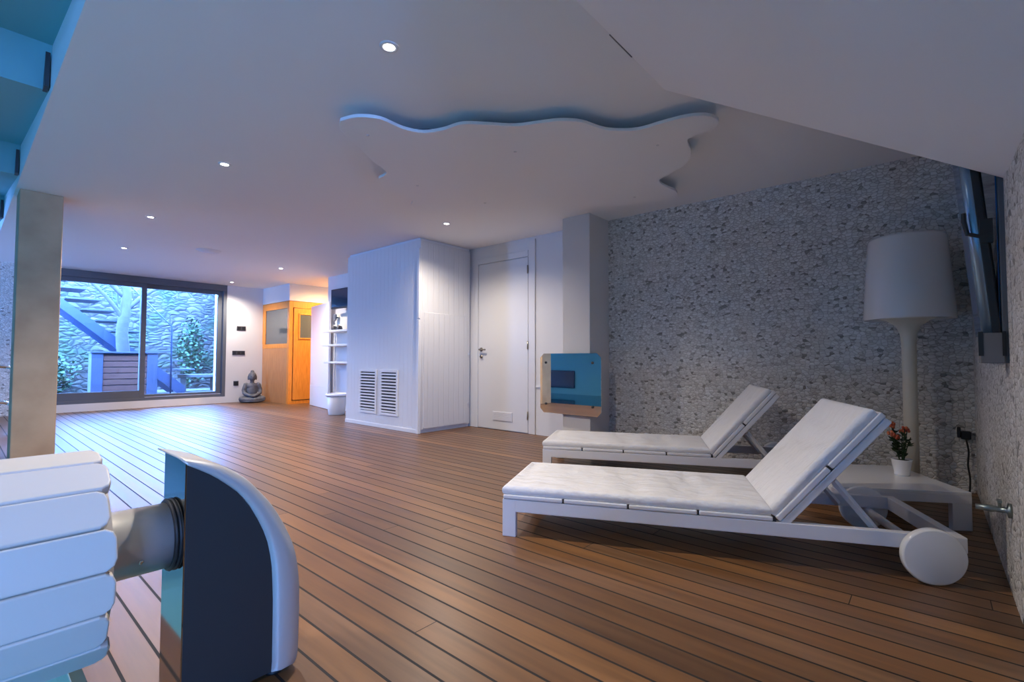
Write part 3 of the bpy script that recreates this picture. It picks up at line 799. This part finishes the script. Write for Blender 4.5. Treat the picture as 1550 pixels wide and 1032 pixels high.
BX('front_panel', 'orange', .84, SW, .006, .05, .07, 2.11, sa, .003)
BX('roof_panel', 'orange_dull', .05, SW, .05, SD, SH - .02, SH, sa)

pa = thing('partition_panel', 'glossy white upright panel standing before the orange sauna door', 'partition', (4.83, 8.98, 0), math.atan2(1.07, .20))
BX('panel', 'whitegloss', -.10, 1.08, -.02, .02, .008, 2.10, pa, .003)
bm = nb(); box(bm, -.10, 1.08, .0205, .0225, .01, .44); link('floor_reflection_band', bm, 'vent', pa)  # greyer lower band paints the floor reflection on the glossy panel

us = []
for z, y0, x0, lab in ((1.51, 7.9, 4.62, 'topmost white wall shelf below the monitor, with dark gadgets on it'), (1.245, 7.9, 4.62, 'middle white wall shelf of three beside the cupboard'), (.92, 7.9, 4.66, 'lowest thin wall shelf of three above the waste bin')):
    r = thing('wall_shelf', lab, 'shelf', (4.92, y0, z), 0, 'white wall shelves')
    BX('shelf_board', 'board', x0 - 4.92, 0, 0, .93, -.018, .018, r, .003)
    bm = nb(); prism(bm, [(-.20, -.018), (0, -.018), (0, -.12)], 'y', .18, .2); link('bracket', bm, 'board', r)
up = BX('shelf_upright', 'board', 4.89, 4.92, 8.84, 8.90, .33, 1.66); tag(up, 'white upright rail on the wall behind the three shelves', 'rail')
cp = BX('wall_cabinet', 'cream', 4.83, 4.92, 8.05, 8.72, 1.545, 1.86); cp.data.materials[0] = M['cream']; tag(cp, 'cream box on the wall between the monitor and the top shelf', 'box')
r = thing('wall_sensor', 'small grey device hanging below the monitor', 'device', (4.78, 8.62, 1.78))
BX('housing', 'greybox', -.03, .0, -.05, .05, -.06, .06, r, .01); BX('arm', 'dplate', .0, .14, -.01, .01, -.01, .01, r)
for i, (y, w_) in enumerate(((8.55, .1), (8.36, .09))):
    r = thing('shelf_gadget', ('small dark gadget at the outer left of the top shelf', 'small dark gadget at the right of the top shelf, beside the other one')[i], 'gadget', (4.72, y, 1.528), 0, 'dark gadgets on the top shelf')
    bm = nb(); lathe(bm, [(.05, 0), (.055, .02), (.045, .07), (.02, .08)], 18); link('body', bm, 'dplate', r, True)
    bm = nb(); tube(bm, [(0, -.05, .03), (0, .06, .09)], .018, 10); link('neck', bm, 'greybox', r, True)
mo = thing('monitor', 'small black flat monitor on a wall arm beside the cupboard top', 'monitor', (4.66, 8.18, 2.11))
BX('housing', 'black', 0, .045, -.34, .40, -.185, .185, mo, .006)
BX('screen', 'screen', -.003, .001, -.315, .375, -.150, .165, mo)
BX('wall_arm', 'dplate', .045, .26, -.03, .03, -.03, .03, mo)

bn = thing('waste_bin', 'pale grey tapered waste bin with a white rim on the floor by the cupboard', 'bin', (4.50, 8.03, 0))
bm = nb(); lathe(bm, [(.02, 0), (.135, 0), (.14, .01), (.172, .345), (.166, .345), (.134, .02), (.02, .015)], 36); link('bucket', bm, 'bin', bn, True)
bm = nb(); lathe(bm, [(.172, .335), (.190, .332), (.193, .352), (.180, .374), (.168, .374), (.160, .30)], 36, cap=False); link('bag_rim', bm, 'liner', bn, True)

# seated statue
bm = nb()
def limb(pts, r): 
    tube(bm, pts, r, 14)
    for p, q in zip(pts, r if isinstance(r, list) else [r] * len(pts)): ell(bm, p, (q, q, q), 2)
ell(bm, (0, 0, .03), (.245, .185, .035)); ell(bm, (0, .04, .12), (.15, .12, .10)); ell(bm, (0, .03, .28), (.118, .085, .17)); ell(bm, (0, .02, .37), (.135, .075, .075))
for s in (-1, 1):
    limb([(s * .07, .04, .10), (s * .21, -.05, .085)], [.075, .062]); limb([(s * .21, -.05, .075), (s * .02, -.15, .07)], [.058, .042])
    limb([(s * .125, .02, .40), (s * .165, .02, .28), (s * .160, -.02, .21)], [.05, .044, .038]); limb([(s * .160, -.02, .21), (s * .04, -.13, .155)], [.038, .028])
    ell(bm, (s * .082, .012, .55), (.013, .022, .055)); ell(bm, (s * .026, -.074, .60), (.014, .008, .006), 2)
ell(bm, (0, -.13, .15), (.065, .045, .022)); limb([(0, .02, .43), (0, .015, .52)], .042)
ell(bm, (0, .005, .575), (.078, .084, .100)); ell(bm, (0, -.080, .575), (.010, .014, .022), 2); ell(bm, (0, -.074, .538), (.022, .010, .007), 2); ell(bm, (0, -.02, .515), (.035, .035, .02), 2)
ell(bm, (0, .014, .602), (.083, .086, .088)); ell(bm, (0, .015, .695), (.040, .040, .036), 2); ell(bm, (0, .015, .715), (.015, .015, .018), 2)
st = link('seated_statue', bm, 'stone', None, True); st.location = (4.445, 11.62, 0); st.rotation_euler = (0, 0, R(-14))
md = st.modifiers.new('remesh', 'REMESH'); md.mode = 'VOXEL'; md.voxel_size = .008; md.use_smooth_shade = True
md = st.modifiers.new('smooth', 'SMOOTH'); md.iterations = 3
tag(st, 'grey stone statue of a cross-legged meditating figure on the floor beside the sauna', 'statue')

for x, z, w_, h_, lab in ((4.304, 1.678, .185, .10, 'short dark plate on the white wall, upper of the two rectangles by the window'), (4.26, 1.117, .265, .095, 'long dark switch plate on the white wall by the window'), (4.218, .426, .105, .105, 'small square dark socket low on the wall beside the statue')):
    r = thing('wall_plate', lab, 'wall plate', (x, YW, z), 0, 'dark plates on the window wall')
    BX('plate', 'dplate', -w_ / 2, w_ / 2, -.014, 0, -h_ / 2, h_ / 2, r, .003)
    n = max(1, round(w_ / .09))
    for i in range(n): BX('insert', 'black', -w_ / 2 + w_ * (i + .15) / n, -w_ / 2 + w_ * (i + .85) / n, -.018, -.013, -h_ * .32, h_ * .32, r, .002)

# ------------------------------------------------------------------ garden patio beyond the glass
bm = nb(); box(bm, -6, 9, YW + .25, 19, -.05, .10); struct(link('floor', bm, 'patio'))
bm = nb()
for i in range(40):
    pass
box(bm, -6, 9, 16.6, 17.2, .1, 3.25); gw = struct(link('wall_back', bm, 'drystone'))
bm = nb(); box(bm, 5.3, 5.6, 12.3, 16.6, .1, 3.6); struct(link('wall_right', bm, 'drystone'))
wpst = BX('garden_post', 'whitepost', 4.30, 4.42, 13.55, 13.67, .1, 3.4); tag(wpst, 'white upright post outside at the right edge of the garden window', 'post')

gs = thing('garden_stair', 'blue steel outdoor stair with open treads beyond the garden window', 'stair', (1.5, 14.3, .1))
for y in (0, .95):
    bm = nb(); prism(bm, [(-1.2, 3.05), (-1.2, 3.24), (2.36, .19), (2.36, 0), (2.22, 0)], 'y', y, y + .05); link('stringer', bm, 'stair_blue', gs)
for i in range(12):
    x = -1.0 + i * .27; z = 3.13 - i * .27 * .857
    if z > .05: BX('tread', 'tread', x, x + .62, .05, .95, z, z + .04, gs, .004)
bm = nb(); tube(bm, [(.8, -.02, 3.02), (2.05, -.02, 1.68), (2.05, -.02, .0)], .018, 8); link('handrail', bm, 'stair_blue', gs, True)

pb = thing('planter_box', 'reddish slatted timber planter with blue-grey corner posts outside the window', 'planter', (1.93, 13.55, .1))
for x in (0, .98):
    BX('corner_post', 'bluepost', x, x + .20, 0, .34, 0, 1.0, pb, .008)
for i in range(7): BX('slat', 'slat', .20, .98, .02, .05, .04 + i * .132, .155 + i * .132, pb, .004)
BX('rim_board', 'bluepost', -.02, 1.20, -.02, .36, 1.0, 1.035, pb, .004)
BX('back_board', 'bluepost', .2, .98, .1, .14, .0, 1.0, pb)

tr = thing('garden_tree', 'pale-barked tree trunk with bare branches behind the planter', 'tree', (2.56, 14.08, .1))
bm = nb(); tube(bm, smooth_curve([(0, 0, 0), (.02, 0, .8), (-.03, 0, 1.5), (.03, 0, 2.2), (.0, 0, 3.0), (.06, 0, 4.2)], 5), [.15 - .0035 * i for i in range(26)], 14); link('trunk', bm, 'bark', tr, True)
rnd = random.Random(11)
for p in (((.02, 0, 1.75), (-.45, -.1, 2.4), (-1.1, -.15, 3.0)), ((.02, 0, 2.0), (.5, -.1, 2.5), (1.2, -.2, 2.9)), ((0, 0, 2.3), (-.5, .0, 2.9), (-.9, .1, 3.7)), ((.02, 0, 2.5), (.4, .1, 3.2), (.7, .1, 3.9))):
    bm = nb(); q = smooth_curve(p, 5); tube(bm, q, [.06 - .004 * i for i in range(len(q))], 8)
    for j in range(2, len(q)): tube(bm, [q[j], q[j] + Vector((rnd.uniform(-.3, .3), rnd.uniform(-.2, .2), rnd.uniform(.05, .45)))], [.014, .005], 5)
    link('branch', bm, 'bark', tr, True)

def bush(name, label, loc, rx, ry, rz, n, sz, seed):
    r = thing(name, label, 'plant', loc)
    bm = nb(); rd = random.Random(seed)
    for i in range(n):
        while True:
            p = Vector((rd.uniform(-1, 1), rd.uniform(-1, 1), rd.uniform(-1, 1)))
            if p.length < 1: break
        p = Vector((p.x * rx, p.y * ry, rz + p.z * rz)); d = Vector((rd.gauss(0, 1), rd.gauss(0, 1), rd.gauss(0, .7))).normalized(); s_ = d.orthogonal().normalized() * sz * .45
        n_ = d.cross(s_).normalized() * sz * .12
        V = [bm.verts.new(q) for q in (p, p + d * sz * .5 + s_ + n_, p + d * sz, p + d * sz * .5 - s_ + n_)]; bm.faces.new((V[0], V[1], V[2])); bm.faces.new((V[0], V[2], V[3]))
    link('foliage', bm, 'ivy', r)
    bm = nb(); tube(bm, [(0, 0, 0), (.02, 0, rz * .8), (0, .02, rz * 1.7)], [.02, .015, .006], 6); link('stem', bm, 'bark', r)
bush('ivy_bush', 'green leafy shrub against the stone wall left of the planter', (1.55, 16.25, .1), .55, .22, .55, 420, .11, 1)
bush('climbing_plant', 'tall green climber on the stone wall right of the bare tree', (4.55, 16.35, .1), .38, .16, 1.05, 520, .10, 2)
gb = thing('garden_bench', 'low pale stone bench at the foot of the garden wall on the right', 'bench', (3.85, 14.9, .1))
BX('seat', 'patio', 0, 1.1, 0, .45, .38, .46, gb, .01)
for x in (.08, .88): BX('support', 'patio', x, x + .14, .06, .39, 0, .38, gb, .01)
